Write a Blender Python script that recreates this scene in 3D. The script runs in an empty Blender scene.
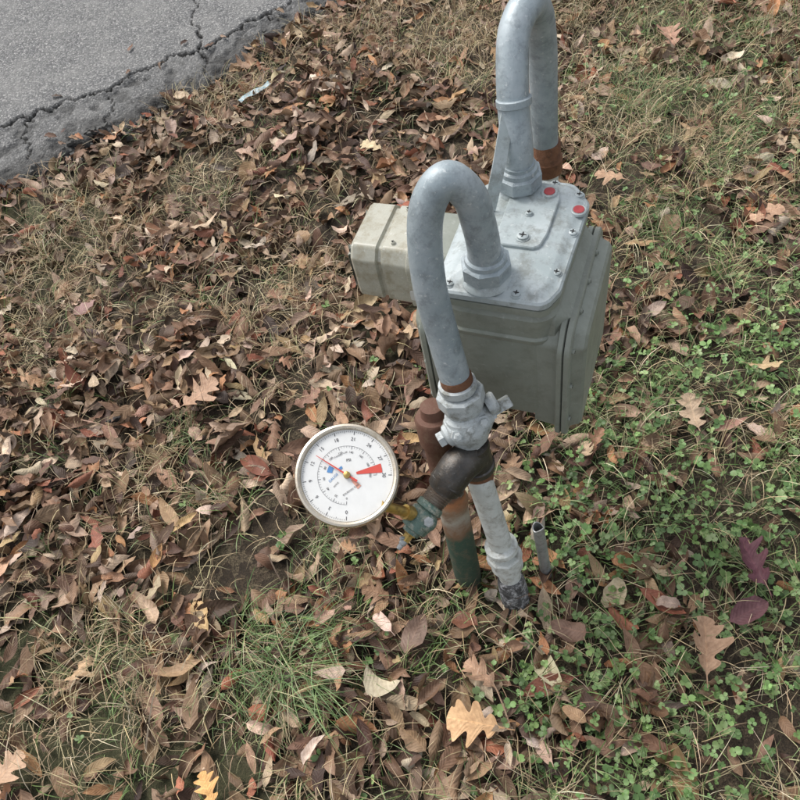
import bpy, bmesh, math, random
import numpy as np
from mathutils import Vector, Matrix
random.seed(5); rng=np.random.default_rng(11)
S=bpy.context.scene
COL=S.collection
# ------------------------------------------------------------------ camera
th=math.radians(54); ro=math.radians(14)
F=Vector((0,math.cos(th),-math.sin(th))); U0=Vector((0,math.sin(th),math.cos(th))); R0=Vector((1,0,0))
R=R0*math.cos(ro)-U0*math.sin(ro); U=R0*math.sin(ro)+U0*math.cos(ro)
cd=bpy.data.cameras.new('camera'); cam=bpy.data.objects.new('camera',cd); COL.objects.link(cam)
M=Matrix.Identity(4)
for i in range(3):
    M[i][0]=R[i]; M[i][1]=U[i]; M[i][2]=-F[i]
M[2][3]=1.5
cam.matrix_world=M; cd.sensor_width=36; cd.lens=36*785/800; cd.clip_end=500; cd.clip_start=0.02
S.camera=cam
S.view_settings.view_transform='Standard'; S.view_settings.look='None'; S.view_settings.exposure=0
# ------------------------------------------------------------------ light
w=bpy.data.worlds.new('World'); S.world=w; w.use_nodes=True
nt=w.node_tree; nt.nodes.clear()
el=math.radians(52); az=math.radians(-40)
sky=nt.nodes.new('ShaderNodeTexSky'); sky.sky_type='NISHITA'; sky.sun_disc=False
sky.sun_elevation=el; sky.sun_rotation=az; sky.dust_density=3; sky.air_density=1
hs=nt.nodes.new('ShaderNodeHueSaturation'); hs.inputs['Saturation'].default_value=0.3; hs.inputs['Value'].default_value=1.75
bg=nt.nodes.new('ShaderNodeBackground'); bg.inputs[1].default_value=0.15
ow=nt.nodes.new('ShaderNodeOutputWorld')
nt.links.new(sky.outputs[0],hs.inputs['Color']); nt.links.new(hs.outputs[0],bg.inputs[0]); nt.links.new(bg.outputs[0],ow.inputs[0])
sd=bpy.data.lights.new('sun','SUN'); sd.energy=2.1; sd.angle=math.radians(22); sd.color=(1,.97,.93)
so=bpy.data.objects.new('sun',sd); COL.objects.link(so)
sdir=Vector((math.sin(az)*math.cos(el),math.cos(az)*math.cos(el),math.sin(el)))
so.rotation_euler=sdir.to_track_quat('Z','Y').to_euler(); so.location=(0,0,5)
# ------------------------------------------------------------------ material helpers
def newmat(name):
    m=bpy.data.materials.new(name); m.use_nodes=True
    t=m.node_tree; b=t.nodes['Principled BSDF']; return m,t,b
def N(t,typ,**kw):
    n=t.nodes.new(typ)
    for k,v in kw.items():
        if k in n.inputs: n.inputs[k].default_value=v
        else: setattr(n,k,v)
    return n
def noise(t,co,scale,detail=4,rough=.6):
    n=N(t,'ShaderNodeTexNoise'); n.inputs['Scale'].default_value=scale; n.inputs['Detail'].default_value=detail; n.inputs['Roughness'].default_value=rough
    t.links.new(co,n.inputs['Vector']); return n.outputs['Fac']
def ramp(t,fac,stops):
    r=N(t,'ShaderNodeValToRGB'); e=r.color_ramp.elements
    while len(e)<len(stops): e.new(.5)
    for i,(p,c) in enumerate(stops):
        e[i].position=p; e[i].color=(*c,1) if len(c)==3 else c
    t.links.new(fac,r.inputs[0]); return r.outputs[0]
def mix(t,fac,a,b,mode='MIX'):
    m=N(t,'ShaderNodeMix'); m.data_type='RGBA'; m.blend_type=mode
    for s,v in ((0,fac),(6,a),(7,b)):
        if hasattr(v,'links') or hasattr(v,'is_linked'): t.links.new(v,m.inputs[s])
        elif s==0: m.inputs[0].default_value=v
        else: m.inputs[s].default_value=(*v,1)
    return m.outputs[2]
def math_(t,op,a,b=0.0):
    m=N(t,'ShaderNodeMath'); m.operation=op
    for i,v in enumerate((a,b)):
        if hasattr(v,'is_linked'): t.links.new(v,m.inputs[i])
        else: m.inputs[i].default_value=v
    return m.outputs[0]
def bump(t,b,h,strength=.3,dist=.002):
    n=N(t,'ShaderNodeBump'); n.inputs['Strength'].default_value=strength; n.inputs['Distance'].default_value=dist
    t.links.new(h,n.inputs['Height']); t.links.new(n.outputs[0],b.inputs['Normal'])
def co(t,which='Object'):
    return N(t,'ShaderNodeTexCoord').outputs[which]
def painted(name,c1,c2,dirt,rustamt=.0,rough=.5,metal=0.0,scale=1.0,bs=.3,dm=.65,chips=.4):
    m,t,b=newmat(name); c=co(t)
    n1=noise(t,c,14*scale,6,.65); n2=noise(t,c,90*scale,5,.7); n3=noise(t,c,35*scale,8,.75)
    base=mix(t,ramp(t,n1,[(.35,(0,0,0)),(.65,(1,1,1))]),c1,c2)
    base=mix(t,math_(t,'MULTIPLY',ramp(t,n3,[(.48,(0,0,0)),(.64,(1,1,1))]),dm),base,dirt)
    base=mix(t,math_(t,'MULTIPLY',ramp(t,n2,[(.6,(0,0,0)),(.72,(1,1,1))]),chips),base,(.75,.76,.74))
    if rustamt>0:
        n4=noise(t,c,22*scale,8,.8)
        base=mix(t,ramp(t,n4,[(.72-rustamt*.3,(0,0,0)),(.80-rustamt*.3,(1,1,1))]),base,(.16,.06,.025))
    t.links.new(base,b.inputs['Base Color'])
    rr=N(t,'ShaderNodeMapRange'); t.links.new(n3,rr.inputs[0]); rr.inputs[3].default_value=rough-.15; rr.inputs[4].default_value=rough+.2
    t.links.new(rr.outputs[0],b.inputs['Roughness'])
    b.inputs['Metallic'].default_value=metal
    h=math_(t,'ADD',n2,math_(t,'MULTIPLY',n3,1.5)); bump(t,b,h,bs,.0015)
    return m
M_body=painted('meter_paint_body',(.195,.212,.178),(.235,.252,.215),(.15,.155,.125),0,.46,bs=.12,dm=.5,chips=.12)
M_top_lit=painted('meter_paint_top_lit',(.29,.335,.335),(.39,.43,.435),(.19,.205,.19),.05,.42,bs=.22,dm=.85)  # lighter copy of the meter grey; light on the top is in the colour
M_pipe=painted('pipe_paint',(.25,.30,.32),(.36,.405,.425),(.16,.185,.195),.07,.40,.15,bs=.4,dm=.65,chips=.55,scale=1.3)
M_pipe2=painted('pipe_paint_weathered',(.46,.48,.45),(.58,.60,.57),(.24,.22,.18),.30,.6,bs=.7,scale=1.4,dm=.75)
M_valve=painted('valve_paint',(.34,.37,.37),(.44,.47,.47),(.15,.15,.125),.15,.5,bs=.6,scale=1.6,dm=.85)
M_index=painted('index_plastic',(.34,.335,.275),(.41,.40,.33),(.23,.20,.13),0,.26,bs=.05,dm=.8)
M_index2=painted('index_window',(.26,.27,.235),(.33,.33,.28),(.2,.19,.15),0,.12,bs=.02)
M_iron=painted('malleable_iron',(.055,.052,.048),(.115,.108,.10),(.10,.075,.055),.0,.36,.75,bs=.5,scale=1.5,dm=.5,chips=.2)
M_rust=painted('rust',(.12,.05,.024),(.20,.09,.042),(.05,.027,.016),0,.85,bs=1,scale=2,chips=.05)
M_brass=painted('brass',(.58,.40,.12),(.44,.31,.11),(.20,.14,.06),0,.33,.85,bs=.3,scale=2.5,chips=.1,dm=.9)
M_green=painted('green_paint',(.05,.10,.08),(.10,.16,.13),(.36,.34,.27),.08,.35,.1,bs=.6,scale=2.2,dm=.85)
M_chrome=painted('gauge_bezel',(.60,.53,.42),(.68,.61,.50),(.38,.31,.21),0,.25,.9,bs=.08,scale=1.5)
M_steel=painted('galvanised_steel',(.33,.35,.35),(.45,.46,.45),(.18,.16,.13),.12,.45,.6,bs=.4,scale=2)
def flat(name,c,rough=.5,coat=0):
    m,t,b=newmat(name); n=noise(t,co(t),60,4)
    t.links.new(mix(t,n,tuple(x*.88 for x in c),tuple(min(1,x*1.08) for x in c)),b.inputs['Base Color'])
    b.inputs['Roughness'].default_value=rough; b.inputs['Coat Weight'].default_value=coat; b.inputs['Coat Roughness'].default_value=.03
    return m
M_face=flat('dial_white',(.66,.66,.635),.5,.8); M_black=flat('dial_black',(.06,.06,.065)); M_red=flat('dial_red',(.55,.07,.05))
M_blue=flat('dial_blue',(.08,.22,.45)); M_redseal=flat('red_seal',(.34,.035,.04),.5); M_dark=flat('gasket_dark',(.03,.03,.03),.8)
# ------------------------------------------------------------------ mesh helpers
def link(o,parent=None):
    COL.objects.link(o)
    if parent is not None:
        o.parent=parent
        if not parent.get('local'): o.matrix_parent_inverse=EMP[parent.name].inverted()
    return o
EMP={}
def empty(name,loc,rotz=0,local=False):
    e=bpy.data.objects.new(name,None); e.empty_display_size=.05; COL.objects.link(e)
    mw=Matrix.Translation(loc)@Matrix.Rotation(rotz,4,'Z'); e.matrix_world=mw; EMP[e.name]=mw
    if local: e['local']=1
    return e
def mesh(name,vs,fs,mat,parent=None,ang=35):
    me=bpy.data.meshes.new(name); me.from_pydata([tuple(v) for v in vs],[],fs); me.update()
    bm=bmesh.new(); bm.from_mesh(me); bmesh.ops.recalc_face_normals(bm,faces=bm.faces); bm.to_mesh(me); bm.free()
    me.polygons.foreach_set('use_smooth',[True]*len(me.polygons)); me.set_sharp_from_angle(angle=math.radians(ang))
    me.materials.append(mat); o=bpy.data.objects.new(name,me); return link(o,parent)
def loft(name,rings,mat,parent=None,cap=(1,1),ang=35):
    n=len(rings[0]); vs=[p for r in rings for p in r]; fs=[]
    for i in range(len(rings)-1):
        for j in range(n):
            k=(j+1)%n; fs.append((i*n+j,i*n+k,(i+1)*n+k,(i+1)*n+j))
    if cap[0]: fs.append(tuple(range(n))[::-1])
    if cap[1]: fs.append(tuple(range((len(rings)-1)*n,len(rings)*n)))
    return mesh(name,vs,fs,mat,parent,ang)
def frame(ax):
    ax=Vector(ax).normalized(); a=Vector((0,0,1)) if abs(ax.z)<.9 else Vector((1,0,0))
    x=a.cross(ax).normalized(); return x,ax.cross(x),ax
def lathe(name,p,ax,prof,mat,parent=None,seg=32,ang=35,phase=0):
    x,y,z=frame(ax); p=Vector(p)
    rings=[[p+z*h+(x*math.cos(2*math.pi*j/seg+phase)+y*math.sin(2*math.pi*j/seg+phase))*max(r,1e-4) for j in range(seg)] for h,r in prof]
    return loft(name,rings,mat,parent,ang=ang)
def nut(name,p,ax,h,r,mat,parent,seg=8):
    return lathe(name,p,ax,[(0,r*.9),(h*.12,r),(h*.88,r),(h,r*.88)],mat,parent,seg=seg,ang=20)
def catmull(P,n=10):
    P=[Vector(p) for p in P]; P=[P[0]*2-P[1]]+P+[P[-1]*2-P[-2]]; out=[]
    for i in range(1,len(P)-2):
        for k in range(n):
            t=k/n; a,b,c,d=P[i-1:i+3]
            out.append(.5*((2*b)+(c-a)*t+(2*a-5*b+4*c-d)*t*t+(3*b-a-3*c+d)*t**3))
    out.append(P[-2]); return out
def tube(name,P,r,mat,parent=None,seg=28,n=10,smooth=True):
    pts=catmull(P,n) if smooth else [Vector(p) for p in P]
    rings=[]; x=None
    for i,p in enumerate(pts):
        tg=(pts[min(i+1,len(pts)-1)]-pts[max(i-1,0)]).normalized()
        if x is None: x,_,_=frame(tg)
        x=(x-tg*x.dot(tg)).normalized(); y=tg.cross(x)
        rr=r(i/(len(pts)-1)) if callable(r) else r
        rings.append([p+(x*math.cos(2*math.pi*j/seg)+y*math.sin(2*math.pi*j/seg))*rr for j in range(seg)])
    return loft(name,rings,mat,parent)
def roundpoly(C,r,n=6):
    C=[Vector((c[0],c[1],0)) for c in C]; out=[]
    for i in range(len(C)):
        a,b,c=C[i-1],C[i],C[(i+1)%len(C)]
        d1=(a-b).normalized(); d2=(c-b).normalized(); hf=math.acos(max(-1,min(1,d1.dot(d2))))/2
        L=min(r/math.tan(hf),(a-b).length*.48,(c-b).length*.48); rr=L*math.tan(hf)
        cen=b+(d1+d2).normalized()*(rr/math.sin(hf)); s=b+d1*L-cen; e=b+d2*L-cen
        a0=math.atan2(s.y,s.x); a1=math.atan2(e.y,e.x); da=(a1-a0+math.pi)%(2*math.pi)-math.pi
        for k in range(n+1):
            an=a0+da*k/n; out.append((cen.x+rr*math.cos(an),cen.y+rr*math.sin(an)))
    return out
def inset(poly,d):
    n=len(poly); out=[]
    A=sum(poly[i][0]*poly[(i+1)%n][1]-poly[(i+1)%n][0]*poly[i][1] for i in range(n)); sg=1 if A>0 else -1
    for i in range(n):
        a=Vector(poly[i-1]);c=Vector(poly[(i+1)%n]); t=(c-a).normalized(); nn=Vector((-t.y,t.x))*sg
        out.append((poly[i][0]+nn.x*d,poly[i][1]+nn.y*d))
    return out
def stack(name,poly,levels,mat,parent,tf,ang=30):
    rings=[[tf(x,y,h) for x,y in inset(poly,d)] for h,d in levels]
    return loft(name,rings,mat,parent,ang=ang)
def rrect(x0,x1,y0,y1,r,n=7): return roundpoly([(x0,y0),(x1,y0),(x1,y1),(x0,y1)],r,n)
# ------------------------------------------------------------------ gas meter
met=empty('gas_meter',(.227,.806,0),math.radians(-30),True)
up=lambda x,y,h:Vector((x,y,h))
plate=roundpoly([(-.100,-.120),(.058,-.120),(.072,-.087),(.078,.088),(.048,.127),(-.062,.127),(-.100,.087)],.022,6)
body=rrect(-.092,.066,-.110,.114,.03)
stack('body_shell',body,[(.395,.035),(.400,.020),(.415,.006),(.44,.002),(.600,0),(.604,-.003),(.612,-.004),(.616,-.001),(.640,-.004),(.656,-.005),(.664,0),(.690,0)],M_body,met,up)
stack('flange_lower',plate,[(.670,.006),(.672,.001),(.684,.001),(.6845,.004)],M_body,met,up)
stack('gasket',plate,[(.6842,.003),(.6862,.003)],M_dark,met,up)
stack('top_cover',plate,[(.686,.002),(.688,0),(.697,0),(.700,.003),(.7005,.007),(.7035,.012),(.707,.018),(.708,.022)],M_top_lit,met,up)
rp=roundpoly([(-.03,-.03),(.028,-.03),(.034,.0),(.036,.075),(.028,.103),(-.02,.103),(-.036,.07),(-.036,-.01)],.014)
stack('raised_plate',rp,[(.7075,0),(.712,0),(.7135,.0015),(.7135,.004)],M_top_lit,met,up)
def screw(p,r=.0065,ax=(0,0,1),parent=met,mat=M_top_lit):
    lathe('screw',p,ax,[(0,r*1.25),(.0012,r*1.25),(.0014,r),(.004,r*.95),(.0052,r*.6),(.0045,r*.25)],mat,parent,seg=14)
    x,y,z=frame(ax); q=Vector(p)+z*.0046
    for a,b in ((x,y),(y,x)):
        vs=[q+a*sx*r*.6+b*sy*r*.1+z*h for h in (0,.001) for sx,sy in ((-1,-1),(1,-1),(1,1),(-1,1))]
        mesh('screw_slot',vs,[(0,1,2,3),(4,5,6,7),(0,1,5,4),(2,3,7,6),(1,2,6,5),(3,0,4,7)],M_dark,parent)
for x,y in ((.016,-.108),(-.078,-.106),(.060,-.06),(.066,.02),(.060,.098),(-.045,.115),(-.088,.03),(.02,.117)): screw((x,y,.7005))
screw((.002,-.012,.7135),.0085); screw((.0,.035,.7135),.005)
for x,y,z in ((.019,.083,.7135),(.066,.062,.7045)):
    lathe('seal_boss',(x,y,z),(0,0,1),[(0,.0125),(.003,.0115),(.004,.0098),(.0035,.009)],M_top_lit,met,seg=24)
    lathe('red_seal_plug',(x,y,z+.0032),(0,0,1),[(0,.0080),(.0012,.0080),(.0016,.0065),(.0008,.003)],M_redseal,met,seg=24)
def pan(sg,W0,W1):
    tf=lambda a,b,h:Vector((sg*h,a,b))
    o=roundpoly([(-.116,.375),(.122,.375),(.130,.605),(.106,.637),(-.098,.637),(-.121,.606)],.028,7)
    stack('pan_neck',inset(o,.008),[(W0-.02,.004),(W0+.02,0)],M_body,met,tf)
    stack('pan_flange',o,[(W0+.014,.002),(W0+.016,-.003),(W0+.0225,-.003),(W0+.024,0)],M_body,met,tf)
    stack('pan_flange_gasket',o,[(W0+.0235,.001),(W0+.0255,.001)],M_dark,met,tf)
    stack('pan_cover',o,[(W0+.025,0),(W0+.026,-.003),(W0+.033,-.003),(W0+.035,0),(W0+.0355,.010),(W0+.040,.014),(W1-.004,.018),(W1,.024)],M_body,met,tf)
    for a,b in ((-.113,.43),(-.115,.52),(-.112,.60),(-.06,.630),(0,.630),(.06,.630),(.118,.59),(.116,.5),(-.07,.381),(.0,.381),(.07,.381)):
        screw((sg*(W0+.034),a*.985,b),.0045,(sg,0,0),met,M_body)
pan(1,.060,.114); pan(-1,.096,.145)
stack('shoulder',rrect(-.102,.104,.56,.66,.02),[(.05,0),(.068,.001),(.078,.012),(.086,.02)],M_body,met,lambda a,b,h:Vector((h,a,b)))
ix=lambda a,b,h:Vector((-h,a,b))
ibox=roundpoly([(-.044,.566),(.072,.566),(.082,.60),(.082,.657),(.064,.676),(-.032,.676),(-.047,.654)],.012)
stack('index_mount',ibox,[(.095,.004),(.16,.004)],M_body,met,ix)
stack('index_base',ibox,[(.155,-.003),(.157,-.005),(.168,-.005),(.170,-.002)],M_index,met,ix)
stack('index_cover',ibox,[(.169,0),(.210,.001),(.213,.006),(.218,.006),(.221,.001),(.258,.002),(.263,.006),(.2645,.014)],M_index,met,ix)
stack('index_window',inset(ibox,.018),[(.2635,0),(.269,.001),(.271,.004)],M_index2,met,ix)
for a,b in ((-.02,.6745),(.055,.6745)): screw((-.196,a,b),.004,(0,0,1),met,M_index)
stack('index_label',rrect(-.02,.04,.59,.6,.002,3),[(.2705,0),(.2718,0)],M_black,met,ix)
stack('barcode_label',rrect(-.168,-.148,.590,.610,.003,3),[(.0,0),(.0012,0)],flat('sticker',(.5,.5,.47)),met,lambda a,b,h:Vector((a,-.0515-h,b)))
for L_ in (-.088,.096):
    lathe('connection_boss',(-.03,L_,.704),(0,0,1),[(0,.036),(.006,.034),(.012,.028)],M_top_lit,met)
    nut('swivel_nut',(-.03,L_,.714),(0,0,1),.026,.035,M_pipe,met,8)
    lathe('swivel_collar',(-.03,L_,.740),(0,0,1),[(0,.029),(.006,.028),(.009,.0245),(.014,.024)],M_pipe,met)
# ------------------------------------------------------------------ pipes
RP=.0225
fp=empty('outlet_pipe',(.126,.545,0))
gn=[(.156,.743,.742),(.155,.744,.775),(.151,.745,.81),(.143,.746,.852),(.120,.746,.884),(.096,.743,.868),(.081,.735,.825),(.074,.715,.75),(.079,.696,.665),(.0855,.673,.585)]
tube('gooseneck',gn,RP,M_pipe,fp,n=10)
low=[(.0865,.668,.565),(.089,.648,.495),(.0935,.622,.40),(.096,.611,.362),(.117,.579,.14),(.127,.545,-.02)]
def at(z):
    for a,b in zip(low,low[1:]):
        if a[2]>=z>=b[2]:
            f=(a[2]-z)/(a[2]-b[2]); return Vector(a).lerp(Vector(b),f)
    return Vector(low[0])
dn=(Vector((.117,.579,.14))-Vector((.0865,.668,.565))).normalized()
dlow=(Vector((.117,.579,.14))-Vector((.096,.611,.362))).normalized()
tube('riser',low,.0210,M_pipe2,fp,n=6)
lathe('thread_rust_ring',at(.565)+Vector((-.001,.007,.032)),dn,[(0,.0228),(.002,.0236),(.014,.024),(.022,.022)],M_rust,fp)
q=at(.565)+Vector((0,.003,.012))
lathe('union_collar',q,dn,[(-.008,.024),(-.006,.028),(.003,.0285),(.008,.026)],M_valve,fp)
nut('union_nut',q+dn*.010,dn,.026,.036,M_valve,fp,8)
lathe('union_lower',q+dn*.035,dn,[(0,.030),(.006,.031),(.014,.028),(.024,.026)],M_valve,fp)
q=at(.195)
lathe('coupling_upper',q,dlow,[(0,.0235),(.003,.0295),(.014,.030),(.016,.026)],M_pipe2,fp)
nut('coupling_nut',q+dlow*.032,dlow,.024,.033,M_pipe2,fp,8)
lathe('coupling_lower',q+dlow*.055,dlow,[(0,.029),(.018,.030),(.024,.025)],M_pipe2,fp)
lathe('tape_wrap',at(.085),(Vector(low[-1])-Vector(low[-2])).normalized(),[(0,.0215),(.002,.0235),(.02,.0265),(.05,.0275),(.085,.029),(.12,.030)],painted('pipe_tape',(.03,.03,.03),(.09,.09,.09),(.55,.55,.55),0,.6,bs=1,scale=2.5,dm=.8),fp)
lathe('rust_ring_riser',at(.405),dlow,[(0,.0215),(.002,.0225),(.018,.0225),(.020,.021)],M_rust,fp)
# valve
va=empty('gas_shutoff_valve',(.089,.648,.495))
vc=Vector((.0895,.650,.502)); vax=Vector((.096,.018,.022)).normalized()
lathe('valve_body',vc-dn*.030,dn,[(0,.024),(.006,.030),(.014,.031),(.022,.036),(.034,.036),(.044,.031),(.056,.029),(.062,.025)],M_valve,va)
lathe('plug_barrel',vc-vax*.040,vax,[(0,.010),(.004,.017),(.010,.019),(.012,.024),(.022,.027),(.062,.028),(.070,.023),(.074,.019),(.080,.015)],M_valve,va)
lathe('plug_key',vc+vax*.034,vax,[(0,.016),(.010,.0155),(.012,.012),(.040,.0115),(.041,.010)],M_valve,va,seg=4,ang=20)
lathe('key_boss',vc+vax*.036+Vector((0,.004,.012)),vax,[(0,.016),(.014,.0175),(.017,.015)],M_valve,va)
fw=Vector((.05,-.75,.66)).normalized()
for s in (-1,0,1):
    lathe('valve_bolt',vc+vax*(.022*s)+fw*.024,fw,[(0,.0105),(.007,.0105),(.0075,.007),(.013,.0065),(.014,.004)],M_valve,va,seg=6,ang=20)
lathe('plug_nut',vc-vax*.050,vax,[(0,.010),(.001,.013),(.010,.013),(.011,.011)],M_valve,va,seg=6,ang=20)
# ------------------------------------------------------------------ test tee + gauge cock
te=empty('iron_pipe_tee',(.091,.634,.445))
tc=at(.437)
lathe('tee_run',tc-dlow*.032,dlow,[(0,.024),(.001,.0285),(.010,.029),(.012,.0265),(.05,.0265),(.052,.029),(.062,.0285),(.063,.024)],M_iron,te)
tube('tee_branch',[tc+Vector((0,0,.004)),(.066,.612,.456),(.048,.600,.448),(.034,.594,.432)],lambda f:.0290-.003*abs(f-.4),M_iron,te)
bd=Vector((-.050,-.034,-.022)).normalized()
b0=Vector((.040,.596,.438))
lathe('branch_band',b0-bd*.004,bd,[(0,.0265),(.001,.0295),(.009,.0295),(.010,.026)],M_iron,te)
lathe('reducer',b0+bd*.006,bd,[(0,.0225)]+[(i*.004+.001*(k),.0225-.0004*i-(.0018 if k else 0)) for i in range(9) for k in (0,3)]+[(.040,.018)],painted('worn_steel',(.14,.12,.10),(.22,.19,.16),(.10,.055,.03),0,.4,.7,scale=2),te)
gc=empty('gauge_test_cock',b0+bd*.055)
lathe('cock_body',b0+bd*.038,bd,[(0,.017),(.003,.0215),(.012,.0220),(.014,.019),(.018,.0225),(.036,.0235),(.050,.021),(.052,.015),(.058,.014)],M_green,gc)
lathe('cock_bonnet',b0+bd*.064+Vector((0,-.004,-.008)),Vector((.25,-.55,.8)),[(0,.016),(.022,.015),(.026,.012),(.028,.008)],M_green,gc)
lathe('cock_screw',b0+bd*.064+Vector((.006,-.018,.014)),Vector((.25,-.55,.8)),[(0,.008),(.006,.008),(.007,.005)],M_steel,gc,seg=6,ang=20)
e0=b0+bd*.092
lathe('brass_outlet',e0,bd,[(0,.011),(.006,.011),(.007,.008),(.018,.0075)],M_brass,gc,seg=6,ang=20)
lathe('bleed_tip',e0+bd*.017,bd,[(0,.006),(.008,.006),(.009,.0045),(.017,.004)],M_steel,gc)
lathe('bleed_wing',e0+bd*.012-Vector((.010,.003,-.008)),Vector((1,.3,-.8)),[(0,.002),(.002,.003),(.022,.003),(.024,.002)],M_steel,gc,seg=10)
# gauge
C=Vector((-.102,.605,.518)); n=Vector((.030,-.385,.925)).normalized()
gx=(R-n*R.dot(n)).normalized(); gy=n.cross(gx)
G=empty('pressure_gauge',C)
st=b0+bd*.066
g_edge=C+(gx*.735-gy*.60).normalized()*.070-n*.012
lathe('stem',st+Vector((-.008,.0,.014)),(g_edge-st-Vector((-.008,0,.014))),[(0,.0085),(.010,.0085),(.0105,.0115),(.024,.0115),(.0245,.008),((g_edge-st).length-.006,.008)],M_brass,G,seg=20)
RG=.0770
lathe('case',C-n*.036,n,[(0,.050),(.002,.064),(.006,.0685),(.030,.0695),(.0305,.072)],M_chrome,G,seg=72)
lathe('bezel_ring',C-n*.012,n,[(0,.070),(.0005,.0755),(.004,RG),(.013,RG),(.0165,.0755),(.0175,.0725),(.0165,.0698),(.0125,.0683),(.0095,.0680)],M_chrome,G,seg=96)
lathe('dial_face',C-n*.004,n,[(0,.0678),(.0024,.0678)],M_face,G,seg=72)
def gp(x,y,h=.0): return C+gx*x+gy*y+n*(h-.0012)
def pol(r,a,h=0): return gp(r*math.cos(a),r*math.sin(a),h)
vs=[];fs=[]
def quad(ps,V,Fc):
    k=len(V); V+=ps; Fc.append((k,k+1,k+2,k+3))
A0=math.radians(225+45); SW=math.radians(270)
for i in range(101):
    a=A0-SW*i/100; big=i%10==0; mid=i%5==0
    r0=.0605 if big else .0625 if mid else .064; wd=.0005 if big else .00025
    d=wd/.065
    quad([pol(r0,a-d),pol(r0,a+d),pol(.0660,a+d),pol(.0660,a-d)],vs,fs)
    if i%2==0:
        quad([pol(.0385 if big else .0405,a-d),pol(.0385 if big else .0405,a+d),pol(.043,a+d),pol(.043,a-d)],vs,fs)
for i in range(100):
    a=A0-SW*i/100;b=A0-SW*(i+1)/100
    quad([pol(.0432,a),pol(.0436,a),pol(.0436,b),pol(.0432,b)],vs,fs)
mesh('dial_ticks',vs,fs,M_black,G)
def wedge(name,r0,r1,a0,a1,mat,h=.0002,k=14):
    vs=[];fs=[]
    for i in range(k):
        a=a0+(a1-a0)*i/k;b=a0+(a1-a0)*(i+1)/k
        quad([pol(r0,a,h),pol(r1,a,h),pol(r1,b,h),pol(r0,b,h)],vs,fs)
    mesh(name,vs,fs,mat,G)
D=math.radians
wedge('red_wedge',.014,.052,D(4),D(19),M_red); wedge('red_wedge',.010,.026,D(-52),D(-36),flat('dial_red2',(.6,.3,.22)))
wedge('blue_mark',.022,.030,D(152),D(172),M_blue); wedge('blue_mark',.012,.016,D(122),D(148),M_blue)
def text(s,p,size,ang,mat,name='dial_number'):
    cu=bpy.data.curves.new(name,'FONT'); cu.body=s; cu.size=size; cu.align_x='CENTER'; cu.align_y='CENTER'; cu.offset=size*.005
    o=bpy.data.objects.new(name,cu); COL.objects.link(o)
    bpy.context.view_layer.update()
    me=bpy.data.meshes.new_from_object(o.evaluated_get(bpy.context.evaluated_depsgraph_get()))
    bpy.data.objects.remove(o); me.materials.clear(); me.materials.append(mat)
    ca,sa=math.cos(ang),math.sin(ang)
    for v in me.vertices:
        x,y=v.co.x,v.co.y; q=p+gx*(x*ca-y*sa)+gy*(x*sa+y*ca)+n*.0003; v.co=q
    link(bpy.data.objects.new(name,me),G)
for i in range(11):
    a=A0-SW*i/10; text(str(i*3),pol(.0540,a),.0072,a-math.pi/2,M_black)
    text(str(i*20),pol(.0340,a),.0045,a-math.pi/2,M_black)
text('PSI',gp(.002,.022),.006,D(10),M_black,'dial_text'); text('BOURDON TUBE',gp(.006,-.022),.0036,D(35),M_black,'dial_text')
text('GAUGE',gp(-.020,-.004),.0052,D(45),M_blue,'dial_text'); text('oz/in2',gp(-.016,-.014),.004,D(45),M_black,'dial_text'); text('STAINLESS TUBE',gp(-.010,.030),.0030,D(25),M_black,'dial_text')
an=D(148)
vs=[gp(math.cos(an)*r-math.sin(an)*o,math.sin(an)*r+math.cos(an)*o,h) for h in (.0035,.0042) for r,o in ((-.018,-.0018),(-.018,.0018),(.054,.0004),(.054,-.0004))]
mesh('needle',vs,[(0,1,2,3),(4,5,6,7),(0,1,5,4),(1,2,6,5),(2,3,7,6),(3,0,4,7)],M_red,G)
lathe('needle_hub',gp(0,0,0),n,[(0,.0055),(.006,.005),(.007,.003)],M_brass,G,seg=20)
# ------------------------------------------------------------------ rear pipe
rp_=empty('inlet_pipe',(.36,1.09,0))
bz=(.2490,.9041)
tube('gooseneck',[(bz[0],bz[1],.742),(.250,.910,.78),(.251,.925,.815),(.256,.948,.862),(.270,.982,.905),(.298,1.014,.920),(.322,1.046,.885),(.338,1.075,.815),(.345,1.09,.74),(.350,1.095,.62),(.352,1.095,.60)],RP,M_pipe,rp_)
tube('riser',[(.352,1.095,.61),(.358,1.092,.3),(.36,1.09,-.03)],.021,M_pipe2,rp_)
lathe('rust_joint',(.352,1.095,.625),(0,0,-1),[(0,.023),(.003,.025),(.03,.026),(.034,.029),(.06,.029),(.063,.025)],M_rust,rp_)
sp=[Vector((.243,.925,.835)),Vector((.230,.905,.805)),Vector((.214,.885,.765)),Vector((.199,.872,.725)),Vector((.193,.868,.708))]
sv=[]
wdv=Vector((.86,-.30,-.30)).normalized(); tkv=Vector((.3,-.3,.9)).normalized()
for p in catmull(sp,6):
    for s in (-1,1):
        for h in (0,.004): sv.append(p+wdv*.009*s+tkv*h)
fs=[]
for i in range(len(sv)//4-1):
    a=i*4; fs+=[(a,a+2,a+6,a+4),(a+1,a+3,a+7,a+5),(a,a+1,a+5,a+4),(a+2,a+3,a+7,a+6)]
mesh('bracket_strap',sv,fs,M_top_lit,rp_)
lathe('strap_clamp',(.2525,.929,.83),(.02,.3,.9),[(0,.0235),(.001,.025),(.010,.025),(.011,.0235)],M_pipe,rp_)
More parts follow.
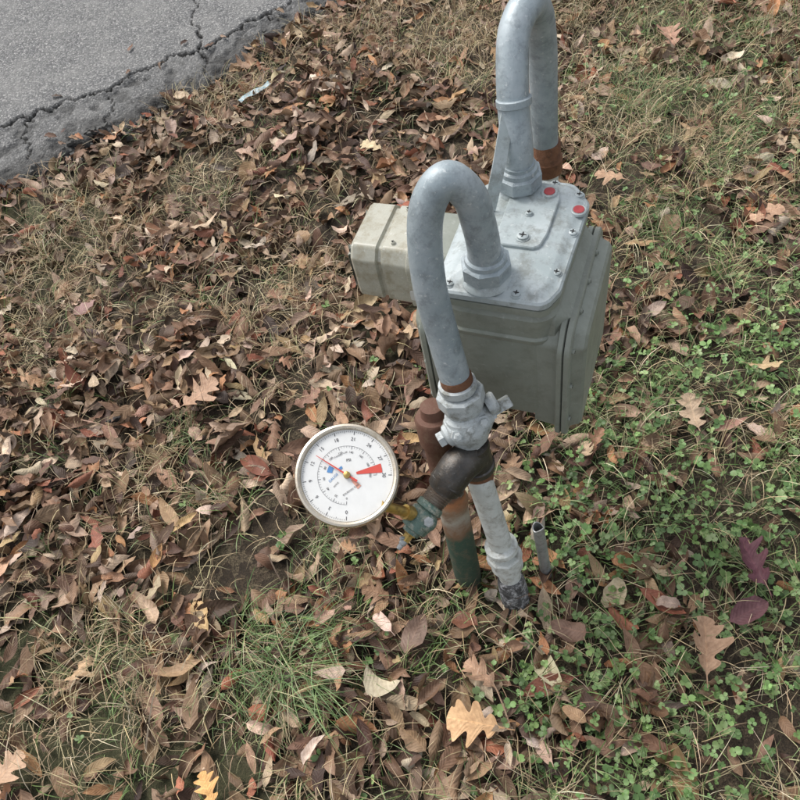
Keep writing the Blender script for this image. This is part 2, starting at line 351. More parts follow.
# ------------------------------------------------------------------ rusty green service riser
m,t,b=newmat('rusty_green_riser'); c=co(t); sep=N(t,'ShaderNodeSeparateXYZ'); t.links.new(c,sep.inputs[0])
nz=noise(t,c,30,6,.7); z=math_(t,'ADD',sep.outputs[2],math_(t,'MULTIPLY',math_(t,'SUBTRACT',nz,.5),.09))
cr=ramp(t,math_(t,'MULTIPLY',z,2),[(0,(.03,.05,.03)),(.33,(.035,.075,.05)),(.40,(.20,.11,.06)),(.46,(.36,.33,.27)),(.53,(.24,.16,.10)),(.57,(.36,.15,.06)),(.62,(.11,.05,.03)),(1,(.12,.055,.035))])
cr=mix(t,ramp(t,noise(t,c,60,8,.8),[(.5,(0,0,0)),(.62,(1,1,1))]),cr,mix(t,.5,cr,(.16,.11,.07)))
t.links.new(cr,b.inputs['Base Color']); b.inputs['Roughness'].default_value=.75; bump(t,b,noise(t,c,160,5,.7),.8,.002)
M_riser=m
rr=empty('rusty_service_riser',(0,0,0))
ax=Vector((-.002,.086,.497)); p0=Vector((.047,.609,-.02))
lathe('riser_pipe',p0,ax,[(0,.026),(.27,.0265),(.28,.029),(.292,.030),(.300,.027),(.42,.026),(.45,.027),(.452,.031),(.505,.031),(.51,.028),(.512,.020),(.516,.019),(.53,.018),(.531,.015)],M_riser,rr)
sb=empty('steel_pipe_stub',(.199,.58,0))
x,y,zz=frame((-.012,.02,.19))
p=Vector((.199,.58,-.02)); rings=[]
for h,r in ((0,.0105),(.05,.0105),(.17,.0108),(.212,.0105),(.2125,.0085),(.14,.0083)):
    rings.append([p+zz*h+(x*math.cos(a)+y*math.sin(a))*r+zz*(.004*math.sin(a*2+1) if h>.2 else 0) for a in [2*math.pi*j/24 for j in range(24)]])
loft('stub_tube',rings,M_steel,sb)
# ------------------------------------------------------------------ numpy noise + ground height
def vnoise(x,y,s,seed=0):
    x=np.asarray(x)*s+seed*17.3; y=np.asarray(y)*s+seed*9.1
    xi=np.floor(x).astype(np.int64); yi=np.floor(y).astype(np.int64); fx=x-xi; fy=y-yi
    fx=fx*fx*(3-2*fx); fy=fy*fy*(3-2*fy)
    def h(a,b):
        v=(a*374761393+b*668265263+seed*1274126177)&0x7fffffff; v=(v^(v>>13))*1274126177&0x7fffffff; v=v^(v>>16); return (v&0xffff)/65535.
    return (h(xi,yi)*(1-fx)+h(xi+1,yi)*fx)*(1-fy)+(h(xi,yi+1)*(1-fx)+h(xi+1,yi+1)*fx)*fy
def fbm(x,y,s,seed=0,o=3): return sum(vnoise(x,y,s*2**i,seed+i)*.5**i for i in range(o))/sum(.5**i for i in range(o))
O=np.array([-1.10,2.31]); T=np.array([.887,.461])/np.hypot(.887,.461); Nn=np.array([-T[1],T[0]])
def sd_(x,y):
    dx=x-O[0]; dy=y-O[1]; return dx*T[0]+dy*T[1], dx*Nn[0]+dy*Nn[1]
def edge(s): return -.05*np.exp(-((s-.75)/.5)**2)+(vnoise(s,s*0,7,3)-.5)*.08+(vnoise(s,s*0,28,4)-.5)*.06+(vnoise(s,s*0,70,6)-.5)*.03
def rd(x,y):
    s,d=sd_(x,y); return d-edge(s)
def gh(x,y):
    h=(fbm(x,y,3,1)-.5)*.035+(vnoise(x,y,14,5)-.5)*.012
    r=rd(x,y); k=np.clip((r+.15)/.15,0,1); return h*(1-k)-k*.012-np.clip(r*20,0,1)*.05*(r>0)
def grid(name,xs,ys,hf,mat,attr=None):
    X,Y=np.meshgrid(xs,ys); Z=hf(X,Y); P=np.stack([X,Y,Z],-1)
    nx,ny=len(xs),len(ys); i=np.arange(nx*ny).reshape(ny,nx)
    q=np.stack([i[:-1,:-1],i[:-1,1:],i[1:,1:],i[1:,:-1]],-1).reshape(-1,4)
    return rawmesh(name,P.reshape(-1,3),q,mat,attr)
def rawmesh(name,V,Q,mat,attr=None):
    me=bpy.data.meshes.new(name); me.vertices.add(len(V)); me.vertices.foreach_set('co',np.ascontiguousarray(V,dtype=np.float32).ravel())
    k=Q.shape[1]; me.loops.add(Q.size); me.loops.foreach_set('vertex_index',Q.astype(np.int32).ravel())
    me.polygons.add(len(Q)); me.polygons.foreach_set('loop_start',np.arange(0,Q.size,k,dtype=np.int32))
    me.update(calc_edges=True); me.polygons.foreach_set('use_smooth',np.ones(len(Q),bool))
    for nm,arr in (attr or {}).items():
        a=me.color_attributes.new(nm,'FLOAT_COLOR','POINT'); a.data.foreach_set('color',np.ascontiguousarray(arr,dtype=np.float32).ravel())
    me.materials.append(mat); me.update(); o=bpy.data.objects.new(name,me); COL.objects.link(o); return o
def axis(lo,a,b,hi,st):
    A=np.arange(a,b,st); l=a-np.geomspace(st,a-lo,26)[::-1]; h=A[-1]+np.geomspace(st,hi-A[-1],26); return np.concatenate([l,A,h])
m,t,b=newmat('soil_and_thatch'); g=co(t)
vo=N(t,'ShaderNodeTexVoronoi'); vo.inputs['Scale'].default_value=34; vo.inputs['Randomness'].default_value=1
dist=N(t,'ShaderNodeVectorMath'); dist.operation='ADD'; nn=N(t,'ShaderNodeTexNoise'); nn.inputs['Scale'].default_value=18; t.links.new(g,nn.inputs['Vector'])
sc=N(t,'ShaderNodeVectorMath'); sc.operation='SCALE'; sc.inputs['Scale'].default_value=.08; t.links.new(nn.outputs['Color'],sc.inputs[0])
t.links.new(g,dist.inputs[0]); t.links.new(sc.outputs[0],dist.inputs[1]); t.links.new(dist.outputs[0],vo.inputs['Vector'])
sx=N(t,'ShaderNodeSeparateColor'); t.links.new(vo.outputs['Color'],sx.inputs[0])
lc=ramp(t,sx.outputs[0],[(0,(.05,.033,.02)),(.4,(.10,.07,.042)),(.7,(.18,.13,.08)),(1,(.22,.18,.105))])
fine=noise(t,g,240,4,.8); lc=mix(t,ramp(t,fine,[(.4,(0,0,0)),(.6,(1,1,1))]),lc,(.035,.026,.015))
big=ramp(t,noise(t,g,1.2,3),[(.5,(0,0,0)),(.62,(1,1,1))]); lc=mix(t,math_(t,'MULTIPLY',big,.5),lc,(.08,.10,.035))
t.links.new(lc,b.inputs['Base Color']); b.inputs['Roughness'].default_value=.95; bump(t,b,math_(t,'ADD',fine,vo.outputs['Distance']),1,.01)
grid('ground',axis(-120,-2.2,2.6,120,.03),axis(-120,-.8,4.4,120,.03),gh,m)
# ------------------------------------------------------------------ asphalt
W_=lambda L:np.array(L)
crk=[W_([(-1.7,2.36),(-1.25,2.56),(-1.14,2.63),(-.92,2.70),(-.74,2.705),(-.66,2.76),(-.59,2.78),(-.50,2.83),(-.40,2.82),(-.30,2.86),(-.21,2.93),(-.08,2.97),(.0,3.03),(.12,3.06),(.3,3.2),(.6,3.3)]),
     W_([(-.40,2.82),(-.385,2.93),(-.42,3.03),(-.39,3.14),(-.41,3.24),(-.45,3.45),(-.40,3.8),(-.5,4.6)]),
     W_([(-.74,2.705),(-.72,2.62),(-.75,2.55),(-.73,2.46)]),
     W_([(-.40,2.82),(-.37,2.74),(-.40,2.66),(-.36,2.58)]),
     W_([(-1.02,2.66),(-1.05,2.56),(-1.0,2.48),(-1.03,2.4)]),
     W_([(-.13,2.95),(-.08,2.87),(-.10,2.8)])]
def cdist(x,y):
    wx=x+(vnoise(x,y,30,7)-.5)*.03+(vnoise(x,y,80,8)-.5)*.014; wy=y+(vnoise(x,y,30,9)-.5)*.03+(vnoise(x,y,80,10)-.5)*.014
    D=np.full(x.shape,9.)
    for k,c in enumerate(crk):
        wdt=[1,1.8,2.2,2.2,2.2,2.2][k]
        for a,b in zip(c,c[1:]):
            e=b-a; tt=np.clip(((wx-a[0])*e[0]+(wy-a[1])*e[1])/(e@e),0,1)
            D=np.minimum(D,np.hypot(wx-a[0]-tt*e[0],wy-a[1]-tt*e[1])*wdt)
    return D
S1=np.concatenate([-.2-np.geomspace(.01,60,30)[::-1],np.arange(-.2,1.9,.006),1.9+np.geomspace(.01,60,30)])
D1=np.concatenate([[0,0.0001],np.arange(.006,1.35,.006),1.35+np.geomspace(.01,7,24)])
SS,DD=np.meshgrid(S1,D1)
ed=edge(SS); fall=np.exp(-DD/.3); dd=DD+ed*fall
X=O[0]+SS*T[0]+dd*Nn[0]; Y=O[1]+SS*T[1]+dd*Nn[1]
cdv=cdist(X,Y); cw=.003+.008*vnoise(X,Y,9,12)
cm=np.clip(1-cdv/cw,0,1)
main=np.interp(X,crk[0][:,0],crk[0][:,1]); strip=np.clip((main-Y)/.03,0,1)
pits=np.clip((fbm(X,Y,22,21)-.46)*6,0,1)*strip
lump=np.clip((vnoise(X,Y,75,23)-.35)*2,0,1)*np.clip(1-DD/.16,0,1)
Z=.022-.016*cm**.5+(vnoise(X,Y,60,13)-.5)*.003-strip*(.004+.008*fbm(X,Y,16,14))-pits*.009+lump*.008-np.clip((.05-DD)/.05,0,1)**2*.022
Z[0]=-.06
attr=np.stack([cm,strip*(.35+.65*pits),np.clip(1-DD/.12,0,1)*(.5+.5*vnoise(X,Y,40,25)),np.ones_like(cm)],-1).reshape(-1,4)
m,t,b=newmat('asphalt'); g=co(t); at_=N(t,'ShaderNodeAttribute'); at_.attribute_name='cr'; sx=N(t,'ShaderNodeSeparateColor'); t.links.new(at_.outputs['Color'],sx.inputs[0])
vo=N(t,'ShaderNodeTexVoronoi'); vo.inputs['Scale'].default_value=150; t.links.new(g,vo.inputs['Vector'])
vs_=N(t,'ShaderNodeSeparateColor'); t.links.new(vo.outputs['Color'],vs_.inputs[0])
agg=ramp(t,vs_.outputs[0],[(0,(.10,.10,.097)),(.5,(.18,.18,.175)),(.8,(.25,.245,.235)),(1,(.38,.37,.35))])
agg=mix(t,ramp(t,vo.outputs['Distance'],[(.35,(0,0,0)),(.7,(1,1,1))]),agg,(.075,.075,.075))
big=noise(t,g,6,6,.7); agg=mix(t,math_(t,'MULTIPLY',ramp(t,big,[(.4,(0,0,0)),(.65,(1,1,1))]),.4),agg,(.24,.235,.22))
dk=mix(t,ramp(t,noise(t,g,45,8,.8),[(.42,(0,0,0)),(.6,(1,1,1))]),(.022,.022,.022),(.10,.098,.092))
agg=mix(t,math_(t,'MULTIPLY',sx.outputs[1],.9),agg,dk)
agg=mix(t,ramp(t,sx.outputs[0],[(0,(0,0,0)),(.45,(1,1,1))]),agg,(.012,.012,.011))
agg=mix(t,math_(t,'MULTIPLY',sx.outputs[2],.9),agg,(.024,.022,.018))
t.links.new(agg,b.inputs['Base Color']); b.inputs['Roughness'].default_value=.85
bump(t,b,math_(t,'ADD',math_(t,'MULTIPLY',vo.outputs['Distance'],-1),noise(t,g,300,3)),.9,.003)
i=np.arange(SS.size).reshape(SS.shape); q=np.stack([i[:-1,:-1],i[:-1,1:],i[1:,1:],i[1:,:-1]],-1).reshape(-1,4)
rawmesh('asphalt_road',np.stack([X,Y,Z],-1).reshape(-1,3),q,m,{'cr':attr})
# ------------------------------------------------------------------ scatter machinery
def make_leaf(kind,r):
    if kind=='lance':
        Mx=9; s=np.linspace(0,1,Mx); wd=r.uniform(.14,.23); w=wd*np.sin(np.pi*s**r.uniform(.75,1.0))**.85; w[0]=.006; w[-1]=.004
        s2=np.concatenate([[-.14],s]); wl=wr=np.concatenate([[.006],w]); fl=fr=np.zeros(Mx+1)
    elif kind=='oval':
        Mx=9; s=np.linspace(0,1,Mx); wd=r.uniform(.24,.34); w=wd*np.sin(np.pi*s**.85)**.75; w[0]=.01; w[-1]=.01
        s2=np.concatenate([[-.2],s]); wl=wr=np.concatenate([[.007],w]); fl=fr=np.zeros(Mx+1)
    else:
        white=kind=='whiteoak'
        ctrl=[(0,.012),(.06,.05),(.14,.20),(.20,.24),(.27,.10),(.34,.11),(.44,.37),(.52,.40),(.58,.15),(.64,.14),(.72,.31),(.79,.30),(.84,.12),(.90,.17),(.96,.13),(1,.03)]
        if white: ctrl=[(0,.012),(.10,.03),(.16,.14),(.22,.20),(.27,.19),(.32,.09),(.36,.10),(.42,.34),(.48,.42),(.54,.38),(.60,.16),(.64,.15),(.70,.30),(.76,.35),(.82,.28),(.86,.16),(.90,.19),(.95,.17),(.985,.10),(1,.03)]
        Mx=44; s=np.linspace(0,1,Mx)
        def side():
            cs=np.array([c[0] for c in ctrl]); cw_=np.array([c[1] for c in ctrl])*np.concatenate([[1],r.uniform(.8,1.2,len(ctrl)-2),[1]])
            cs=np.clip(cs+np.concatenate([[0],r.normal(size=len(ctrl)-2)*.010,[0]]),0,1); cs=np.maximum.accumulate(cs)+np.arange(len(cs))*1e-5
            w=np.interp(s,cs,cw_); 
            if white: w=np.convolve(np.pad(w,1,'edge'),[.25,.5,.25],'valid')
            w[0]=.012; w[-1]=.02
            return w,np.clip(w-.12,0,1)*(.45 if not white else .25)
        wl,fl=side(); wr,fr=side()
        s2=np.concatenate([[-.22],s]); wl=np.concatenate([[.008],wl]); wr=np.concatenate([[.008],wr]); fl=np.concatenate([[0],fl]); fr=np.concatenate([[0],fr])
    c=np.array([-1,-.5,0,.5,1.])
    w=np.where(c[None,:]<0,wl[:,None],wr[:,None])*c[None,:]; f=np.where(c[None,:]<0,fl[:,None],fr[:,None])*(np.abs(c)**1.5)[None,:]
    x=s2[:,None]+f; d=w
    return x,d,np.stack([np.broadcast_to(s2[:,None],x.shape),np.broadcast_to(c[None,:],x.shape)],-1)
def quads(n_,k):
    i=np.arange(n_*k).reshape(n_,k); return np.stack([i[:-1,:-1],i[1:,:-1],i[1:,1:],i[:-1,1:]],-1).reshape(-1,4)
def curl(x,d,r,amt=1.0):
    k=r.choice([-1,1])*r.uniform(.3,5.5)*amt; k2=r.normal()*1.2*amt; tw=r.normal()*.9*amt; skew=r.normal()*.4*amt
    y=np.sin(k*d)/k; z=(1-np.cos(k*d))/k
    z=z+(.05*np.sin(x*r.uniform(8,16)+r.uniform(0,6))*np.abs(d)/.2+.022*np.sin(x*23+d*20+r.uniform(0,6)))*amt
    z=z+np.abs(d)*r.uniform(0,.5)*amt
    a=tw*(x-.5); y,z=y*np.cos(a)-z*np.sin(a),y*np.sin(a)+z*np.cos(a)
    k2=k2 if abs(k2)>.05 else .05
    xx=x-.5; X_=np.sin(k2*xx)/k2-z*np.sin(k2*xx); Z_=(1-np.cos(k2*xx))/k2+z*np.cos(k2*xx)
    y=y+skew*.25*xx**2
    return np.stack([X_,y,Z_],-1).reshape(-1,3)
def templates(kind,n_,amt):
    out=[]
    for _ in range(n_):
        x,d,sv=make_leaf(kind,rng); out.append((curl(x,d,rng,amt),quads(*x.shape),sv.reshape(-1,2)))
    return out
def rots(yaw,pitch,roll):
    cy,sy=np.cos(yaw),np.sin(yaw); cp,sp=np.cos(pitch),np.sin(pitch); cr_,sr=np.cos(roll),np.sin(roll)
    Rm=np.empty((len(yaw),3,3))
    Rm[:,0,0]=cy*cp; Rm[:,0,1]=cy*sp*sr-sy*cr_; Rm[:,0,2]=cy*sp*cr_+sy*sr
    Rm[:,1,0]=sy*cp; Rm[:,1,1]=sy*sp*sr+cy*cr_; Rm[:,1,2]=sy*sp*cr_-cy*sr
    Rm[:,2,0]=-sp; Rm[:,2,1]=cp*sr; Rm[:,2,2]=cp*cr_
    return Rm
class Acc:
    def __init__(s): s.V=[];s.Q=[];s.C=[];s.A=[];s.n=0
    def add(s,T_,pos,Rm,scale,colr,rnd):
        idx=rng.integers(0,len(T_),len(pos))
        for k,(V,Q,sv) in enumerate(T_):
            sel=np.where(idx==k)[0]
            if len(sel)==0: continue
            P=np.einsum('nij,vj->nvi',Rm[sel],V)*scale[sel][:,None,None]+pos[sel][:,None,:]
            s.V.append(P.reshape(-1,3)); off=s.n+np.arange(len(sel))*len(V)
            s.Q.append((Q[None]+off[:,None,None]).reshape(-1,4)); s.n+=len(sel)*len(V)
            c=np.ones((len(sel),len(V),4)); c[:,:,:3]=colr[sel][:,None,:]; s.C.append(c.reshape(-1,4))
            a=np.ones((len(sel),len(V),4)); a[:,:,0]=sv[None,:,0]; a[:,:,1]=sv[None,:,1]*.5+.5; a[:,:,2]=rnd[sel][:,None]; s.A.append(a.reshape(-1,4))
    def build(s,name,mat): return rawmesh(name,np.concatenate(s.V),np.concatenate(s.Q),mat,{'Col':np.concatenate(s.C),'LV':np.concatenate(s.A)})
def leafmat(name,veins=True,rough=.6,var=.55):
    m,t,b=newmat(name); a=N(t,'ShaderNodeAttribute'); a.attribute_name='Col'
    c=a.outputs['Color']
    if veins:
        l=N(t,'ShaderNodeAttribute'); l.attribute_name='LV'
        g=co(t); s=N(t,'ShaderNodeSeparateColor'); t.links.new(l.outputs['Color'],s.inputs[0])
        n1=noise(t,g,80,3,.7)
        c=mix(t,math_(t,'MULTIPLY',ramp(t,n1,[(.38,(0,0,0)),(.66,(1,1,1))]),var),c,mix(t,1.0,c,(.5,.43,.38),'MULTIPLY'))
        av=math_(t,'ABSOLUTE',math_(t,'SUBTRACT',s.outputs[1],.5)); mid=math_(t,'LESS_THAN',av,.03)
        wv=math_(t,'SINE',math_(t,'SUBTRACT',math_(t,'MULTIPLY',s.outputs[0],62),math_(t,'MULTIPLY',av,26)))
        sv=ramp(t,wv,[(.80,(0,0,0)),(.99,(1,1,1))])
        c=mix(t,math_(t,'MULTIPLY',sv,.13),c,mix(t,1.0,c,(1.5,1.45,1.4),'MULTIPLY'))
        c=mix(t,math_(t,'MULTIPLY',mid,.4),c,mix(t,1.0,c,(1.5,1.45,1.35),'MULTIPLY'))
        bump(t,b,math_(t,'ADD',math_(t,'MULTIPLY',wv,.25),n1),.5,.0015)
    t.links.new(c,b.inputs['Base Color']); b.inputs['Roughness'].default_value=rough; b.inputs['Specular IOR Level'].default_value=.35
    return m
def palette(P,wt,n_,j=.18):
    P=np.array(P); wt=np.array(wt)/sum(wt); c=P[rng.choice(len(P),n_,p=wt)]
    return np.clip(c*(1+rng.normal(size=(n_,1))*j)*(1+rng.normal(size=(n_,3))*.04),.004,.9)
def G_(x,y,L):
    v=np.zeros(x.shape)
    for cx,cy,r_ in L: v=v+np.exp(-((x-cx)**2+(y-cy)**2)/(r_*r_))
    return v
right=lambda x,y:1/(1+np.exp(-(x-(.45*y-.10)-(fbm(x,y,3,31)-.5)*.35)/.06))
grassL=[(-.41,.57,.10),(-.33,.48,.11),(-.47,.95,.08),(-.22,.73,.09),(-.51,1.13,.06),(-.03,.55,.08),(-.17,.3,.08),(-.68,.62,.08)]
strawL=[(-.82,2.0,.20),(-.9,1.75,.20),(-.22,1.42,.15),(-.42,2.05,.15),(-.62,.98,.12),(-.7,.62,.15),(-.8,.5,.14),(.2,2.7,.22),(1.0,2.4,.25),(1.1,1.6,.18),(-.3,2.45,.15),(-.25,1.5,.12),(.75,1.9,.2),(.5,2.5,.2)]
def vis(x,y):
    lx=-1.35-.12*(y-.5); rx=.75+.42*y
    return ((x>lx)&(x<rx)&(y>-.15)&(y<3.75))
def sample(n_,dens):
    x=rng.uniform(-2.3,2.9,n_); y=rng.uniform(-.7,4.6,n_)
    p=dens(x,y)*np.where(vis(x,y),1,.3); k=(rng.random(n_)<p)&(rd(x,y)<-.0)
    return x[k],y[k]
def d_leaf(x,y):
    rt=right(x,y); st=np.clip(G_(x,y,strawL),0,1); gr=np.clip(G_(x,y,grassL),0,1); pn=fbm(x,y,5,41)
    L=1.0*np.clip((pn-.25)*3.4,.3,1)*(1-.5*st)*(1-.45*gr)
    Rr=np.clip((fbm(x,y,6,43)-.42)*2.6,.10,.75)
    near=np.exp(-((x-.2)**2+(y-.42)**2)/.03)*.3
    return L*(1-rt)+(Rr+near)*rt
brown=[(.115,.064,.037),(.18,.108,.064),(.26,.165,.10),(.36,.26,.18),(.50,.39,.29),(.066,.037,.024),(.36,.18,.085),(.24,.092,.052),(.31,.21,.11)]
bw=[20,24,20,15,9,13,6,4,6]
A=Acc()
T1=templates('lance',34,1.0); T2=templates('oval',18,1.0)
x,y=sample(66000,d_leaf); n_=len(x)
D_=d_leaf(x,y)
tilt=.48
z=gh(x,y)+.006+rng.random(n_)*.050*D_
Rm=rots(rng.uniform(0,6.28,n_),rng.normal(size=n_)*tilt*.7,rng.normal(size=n_)*tilt+np.where(rng.random(n_)<.4,np.pi,0))
sc_=np.clip(rng.normal(.063,.020,n_),.022,.115); cl=palette(brown,bw,n_,.24)
k=rng.random(n_)<.75; P=np.stack([x,y,z],-1)
A.add(T1,P[k],Rm[k],sc_[k],cl[k],rng.random(k.sum())); A.add(T2,P[~k],Rm[~k],sc_[~k]*.85,cl[~k],rng.random((~k).sum()))
TO=templates('oak',12,.55)
x,y=sample(900,lambda x,y:.55*np.clip(fbm(x,y,2.5,51)*1.6-.4,.1,1)); n_=len(x); z=gh(x,y)+.025+rng.random(n_)*.015
A.add(TO,np.stack([x,y,z],-1),rots(rng.uniform(0,6.28,n_),rng.normal(size=n_)*.25,rng.normal(size=n_)*.3+np.where(rng.random(n_)<.4,np.pi,0)),np.clip(rng.normal(.066,.016,n_),.035,.10),palette([(.38,.22,.12),(.30,.17,.10),(.42,.29,.18),(.24,.14,.085),(.5,.38,.26),(.20,.11,.07)],[20,25,14,20,10,20],n_),rng.random(n_))
n_=22; x=rng.uniform(-1.5,.3,n_); s_=(x-O[0])/T[0]; y=O[1]+s_*T[1]+np.abs(rng.normal(size=n_))*.18
A.add(T1,np.stack([x,y,np.full(n_,.03)],-1),rots(rng.uniform(0,6.28,n_),rng.normal(size=n_)*.1,rng.normal(size=n_)*.15),rng.uniform(.03,.06,n_),palette(brown,bw,n_),rng.random(n_))
M_leaf=leafmat('dead_leaf')
A.build('fallen_leaves',M_leaf)
def hero(kind,x,y,size,yaw,colr,pitch=0,roll=0,amt=.25,up_=.05,name='oak_leaf'):
    a=Acc(); T_=templates(kind,1,amt); p=np.array([[x,y,float(gh(np.array(x),np.array(y)))+up_]])
    a.add(T_,p,rots(np.array([yaw]),np.array([pitch]),np.array([roll])),np.array([size]),np.array([colr]),np.array([.5])); return a.build(name,M_leaf)
hero('whiteoak',-.01,.335,.098,2.75,(.64,.40,.21),up_=.06,pitch=-.1,roll=-.25,amt=.12)
hero('oak',-.46,1.21,.105,.6,(.40,.25,.16),up_=.05,amt=.35)
hero('oak',.42,.37,.105,1.2,(.38,.24,.15),up_=.05,roll=.3,amt=.6)
hero('oak',.60,.84,.095,1.4,(.46,.34,.23),up_=.045,amt=.6)
hero('oak',1.00,1.34,.10,.2,(.46,.29,.19),up_=.045,amt=.4)
hero('oak',1.10,2.18,.11,1.4,(.38,.22,.15),up_=.045,amt=.4)
hero('oak',-.49,.34,.06,1.9,(.64,.36,.13),up_=.05,amt=.3)
hero('oak',.10,2.0,.075,2.4,(.58,.46,.28),up_=.045,amt=.4)
hero('oak',-.87,.45,.09,.8,(.46,.30,.19),up_=.05,amt=.4)
hero('oak',.02,.42,.07,2.2,(.40,.25,.16),up_=.045,amt=.6)
hero('oak',.70,1.62,.08,2.5,(.42,.27,.17),up_=.045,amt=.5)
hero('oval',.20,.46,.075,2.6,(.20,.12,.085),up_=.05,amt=.9,name='oval_leaf')
hero('oval',-.08,.52,.085,.9,(.17,.11,.08),up_=.045,amt=.9,name='oval_leaf')
hero('oak',.57,.50,.10,1.6,(.13,.05,.062),up_=.05,amt=.8,name='purple_leaf')
hero('oval',.52,.41,.08,.2,(.15,.07,.075),up_=.05,amt=1,name='purple_leaf')
hero('oval',-.77,1.62,.07,.5,(.28,.16,.14),up_=.05,name='red_leaf',amt=.8)
# ------------------------------------------------------------------ grass
def blades(n_,segs,wid,bend):
    out=[]
    for _ in range(n_):
        s=np.linspace(0,1,segs+1); bd_=bend*rng.uniform(.5,1.4); a=bd_*s**1.3; dx=np.sin(a); dz=np.cos(a)
        X_=np.concatenate([[0],np.cumsum((dx[1:]+dx[:-1])/2)/segs]); Z_=np.concatenate([[0],np.cumsum((dz[1:]+dz[:-1])/2)/segs]); Y_=rng.normal()*.12*s**2
        w=wid*(1-s**2*.9); V=np.stack([np.stack([X_,Y_-w,Z_],-1),np.stack([X_,Y_+w,Z_+w*.4],-1)],1).reshape(-1,3)
        out.append((V,quads(segs+1,2),np.stack([np.repeat(s,2),np.tile([-1,1],segs+1)],-1)))
    return out
def tuft_sample(nt_,dens,per,spread):
    cx,cy=sample(nt_,dens); cnt=rng.integers(per[0],per[1],len(cx)); cx=np.repeat(cx,cnt); cy=np.repeat(cy,cnt)
    th_=rng.uniform(0,6.28,len(cx)); r_=np.abs(rng.normal(size=len(cx)))*spread; x=cx+r_*np.cos(th_); y=cy+r_*np.sin(th_)
    k=rd(x,y)<-.01; return x[k],y[k],th_[k]
TG=blades(14,4,.012,1.5); TGl=blades(10,6,.0055,1.7); TS=blades(14,4,.008,2.0)
greens=[(.10,.165,.048),(.15,.22,.07),(.22,.29,.12),(.07,.12,.035),(.28,.29,.14)]
A=Acc()
def d_green(x,y):
    rt=right(x,y); far=np.clip((y-.9)/.8,0,1); pn=np.clip((fbm(x,y,4,61)-.36)*4,0,1)
    return np.clip(rt*(.32+.70*pn*(.5+.5*far))+(1-rt)*(.7*np.clip(G_(x,y,grassL),0,1)+.10),0,1)
x,y,th_=tuft_sample(22000,d_green,(5,15),.013); n_=len(x)
lean=np.abs(rng.normal(size=n_))*.45
A.add(TG,np.stack([x,y,gh(x,y)-.003],-1),rots(th_+rng.normal(size=n_)*.6,lean,rng.normal(size=n_)*.2),rng.uniform(.03,.095,n_),palette(greens,[3,4,2,3,2],n_),rng.random(n_))
def tuft(cx,cy,n_,r_,ln,yaw,sp):
    x=cx+rng.normal(size=n_)*r_; y=cy+rng.normal(size=n_)*r_; 
    A.add(TGl,np.stack([x,y,gh(x,y)],-1),rots(yaw+rng.normal(size=n_)*sp,rng.uniform(.1,1.1,n_),rng.normal(size=n_)*.2),rng.uniform(ln*.5,ln,n_),palette([(.10,.16,.045),(.16,.23,.09),(.06,.11,.03),(.33,.29,.16)],[3,3,3,2],n_),rng.random(n_))
tuft(-.42,.60,150,.04,.19,-.5,.8); tuft(-.33,.52,210,.035,.21,-.9,.8); tuft(-.22,.58,90,.04,.14,-.2,1.2); tuft(-.47,.95,80,.03,.12,1,1.6); tuft(-.22,.75,120,.045,.12,1,1.6)
tuft(-.52,1.12,120,.025,.11,1,2); tuft(.9,1.95,260,.06,.14,1,2); tuft(1.15,1.7,260,.06,.13,1,2); tuft(.78,1.45,200,.05,.12,1,2); tuft(.0,.2,100,.03,.12,1,2); tuft(.35,.85,150,.04,.11,1,2); tuft(-.7,.7,60,.04,.10,1,2)
tuft(1.25,2.1,200,.06,.13,1,2); tuft(1.0,1.6,200,.06,.12,1,2); tuft(.06,.60,70,.03,.10,1,2)
M_grass=leafmat('grass_blade',False,.5)
A.build('grass',M_grass)
A=Acc()
def d_straw(x,y):
    rt=right(x,y); st=np.clip(G_(x,y,strawL),0,1); gr=np.clip(G_(x,y,grassL),0,1)
    return np.clip((.14+.80*st+.3*gr+.5*np.clip((fbm(x,y,4,71)-.5)*4,0,1))*(1-rt)+rt*(.27+.5*st+.35*np.clip((y-1.1),0,1)),0,1)
x,y,th_=tuft_sample(34000,d_straw,(4,13),.018); n_=len(x)
straws=[(.46,.36,.21),(.36,.275,.16),(.58,.49,.33),(.26,.19,.11),(.34,.30,.16)]
A.add(TS,np.stack([x,y,gh(x,y)+rng.random(n_)*.022],-1),rots(th_+rng.normal(size=n_)*.9,np.abs(rng.normal(size=n_))*.7,rng.normal(size=n_)*.3),rng.uniform(.03,.11,n_),palette(straws,[4,4,2,3,2],n_),rng.random(n_))
A.build('dry_grass',leafmat('dry_blade',False,.7))
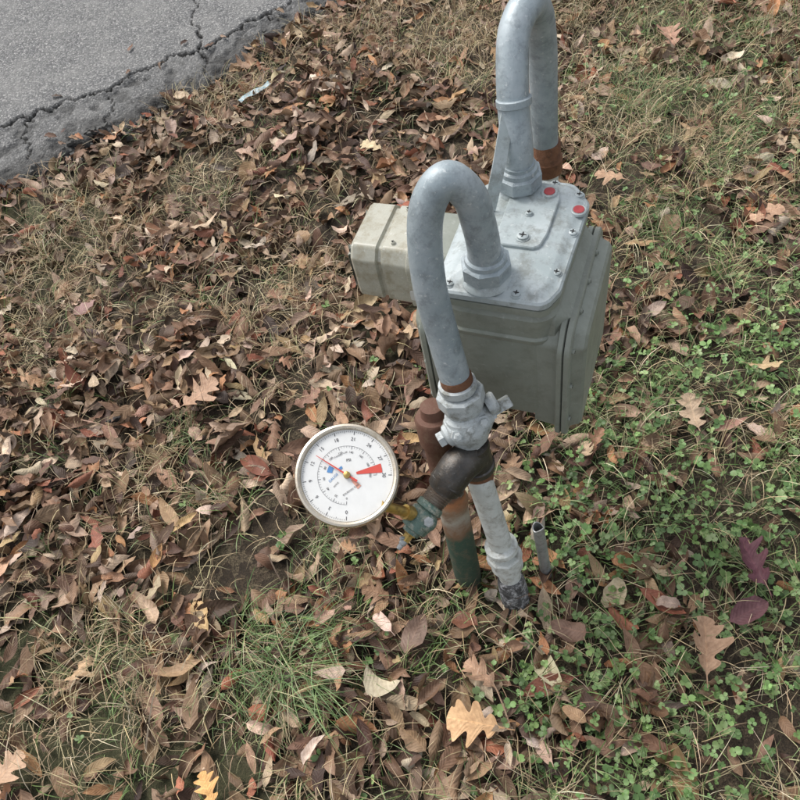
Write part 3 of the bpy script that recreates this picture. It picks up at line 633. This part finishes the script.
# ------------------------------------------------------------------ clover
def clover():
    V=[];Q=[];sv=[]
    k=0
    for L_i in range(rng.integers(3,5)):
        a=L_i*2.1+rng.normal()*.3; rr_=rng.uniform(.75,1.1); tl=rng.normal()*.25; hx=.35
        pts=[]
        for i_ in range(4):
            s=i_/3
            for v in (-1,0,1):
                w=.55*np.sin(np.pi*(.12+.80*s))**.7
                px=.08+s*1.0-(.16 if (i_==3 and v==0) else 0); py=v*w; pz=hx+abs(v)*.14-(s-.5)**2*.4+tl*s
                pts.append((rr_*(px*np.cos(a)-py*np.sin(a)),rr_*(px*np.sin(a)+py*np.cos(a)),pz)); sv.append((s,v))
        V+=pts; q=quads(4,3)+k; Q.append(q); k+=12
    return np.array(V),np.concatenate(Q),np.array(sv)
TC=[clover() for _ in range(16)]
A=Acc()
def d_clov(x,y):
    rt=right(x,y); nr=1/(1+np.exp((y-1.25)/.2)); pn=np.clip((fbm(x,y,5,81)-.34)*4,0,1)
    return np.clip(rt*(.22+.85*pn)*(nr*.95+.14)+(1-rt)*.05*G_(x,y,[(-.3,.6,.3),(0,1.15,.2)])+.8*G_(x,y,[(.38,.62,.22),(.9,1.0,.2),(.6,.75,.2)])*pn,0,1)
x,y=sample(78000,d_clov); n_=len(x)
A.add(TC,np.stack([x,y,gh(x,y)+.008+rng.random(n_)*.03],-1),rots(rng.uniform(0,6.28,n_),rng.normal(size=n_)*.3,rng.normal(size=n_)*.3),np.clip(rng.normal(.0085,.0025,n_),.004,.014),palette([(.11,.185,.055),(.17,.26,.09),(.075,.13,.04),(.23,.31,.13),(.14,.21,.08)],[3,3,2,1,2],n_),rng.random(n_))
A.build('clover_patch',leafmat('clover_leaf',False,.45))
A=Acc(); TT=blades(8,5,.012,.5)
x,y=sample(700,lambda x,y:.6+0*x); n_=len(x)
A.add(TT,np.stack([x,y,gh(x,y)+.03],-1),rots(rng.uniform(0,6.28,n_),1.3+rng.normal(size=n_)*.15,rng.normal(size=n_)*.3),rng.uniform(.05,.16,n_),palette([(.12,.08,.05),(.3,.22,.15)],[1,1],n_),rng.random(n_))
A.build('twigs',M_leaf)
# crumbs of broken asphalt along the road edge
cv=[];cf=[]
for _ in range(420):
    s_=random.uniform(-.3,1.9); d_=float(edge(np.array(s_)))+random.gauss(-.005,.035)
    px=O[0]+s_*T[0]+d_*Nn[0]; py=O[1]+s_*T[1]+d_*Nn[1]; r_=random.uniform(.003,.011); k=len(cv)
    for sx_,sy_,sz_ in ((-1,-1,0),(1,-1,0),(1,1,0),(-1,1,0),(-.6,-.6,1),(.7,-.5,1),(.5,.7,1),(-.7,.5,1)):
        cv.append((px+r_*(sx_+random.uniform(-.4,.4)),py+r_*(sy_+random.uniform(-.4,.4)),-.006+.012*(d_>0)+r_*(sz_*1.1+random.uniform(-.2,.3))))
    cf+=[(k,k+1,k+5,k+4),(k+1,k+2,k+6,k+5),(k+2,k+3,k+7,k+6),(k+3,k,k+4,k+7),(k+4,k+5,k+6,k+7)]
mesh('asphalt_rubble',cv,cf,flat('rubble',(.07,.068,.062),.9),None,20)
lw=[];lf=[]
nx_=14
for i_ in range(nx_):
    for j in range(4):
        u_=i_/(nx_-1)-.5; v_=j/3-.5
        lw.append((-.22+u_*.125*.88-v_*.024*.47,2.42+u_*.125*.47+v_*.024*.88,.050+.002*math.sin(u_*14)+.003*math.sin(v_*5+u_*9)))
for i_ in range(nx_-1):
    for j in range(3): a=i_*4+j; lf.append((a,a+4,a+5,a+1))
m,t,b=newmat('wrapper_foil'); c=co(t); t.links.new(ramp(t,noise(t,c,75,3),[(.4,(.42,.45,.42)),(.47,(.10,.28,.36)),(.53,(.42,.45,.42)),(.65,(.22,.22,.2))]),b.inputs['Base Color']); b.inputs['Roughness'].default_value=.4
mesh('litter_wrapper',lw,lf,m)
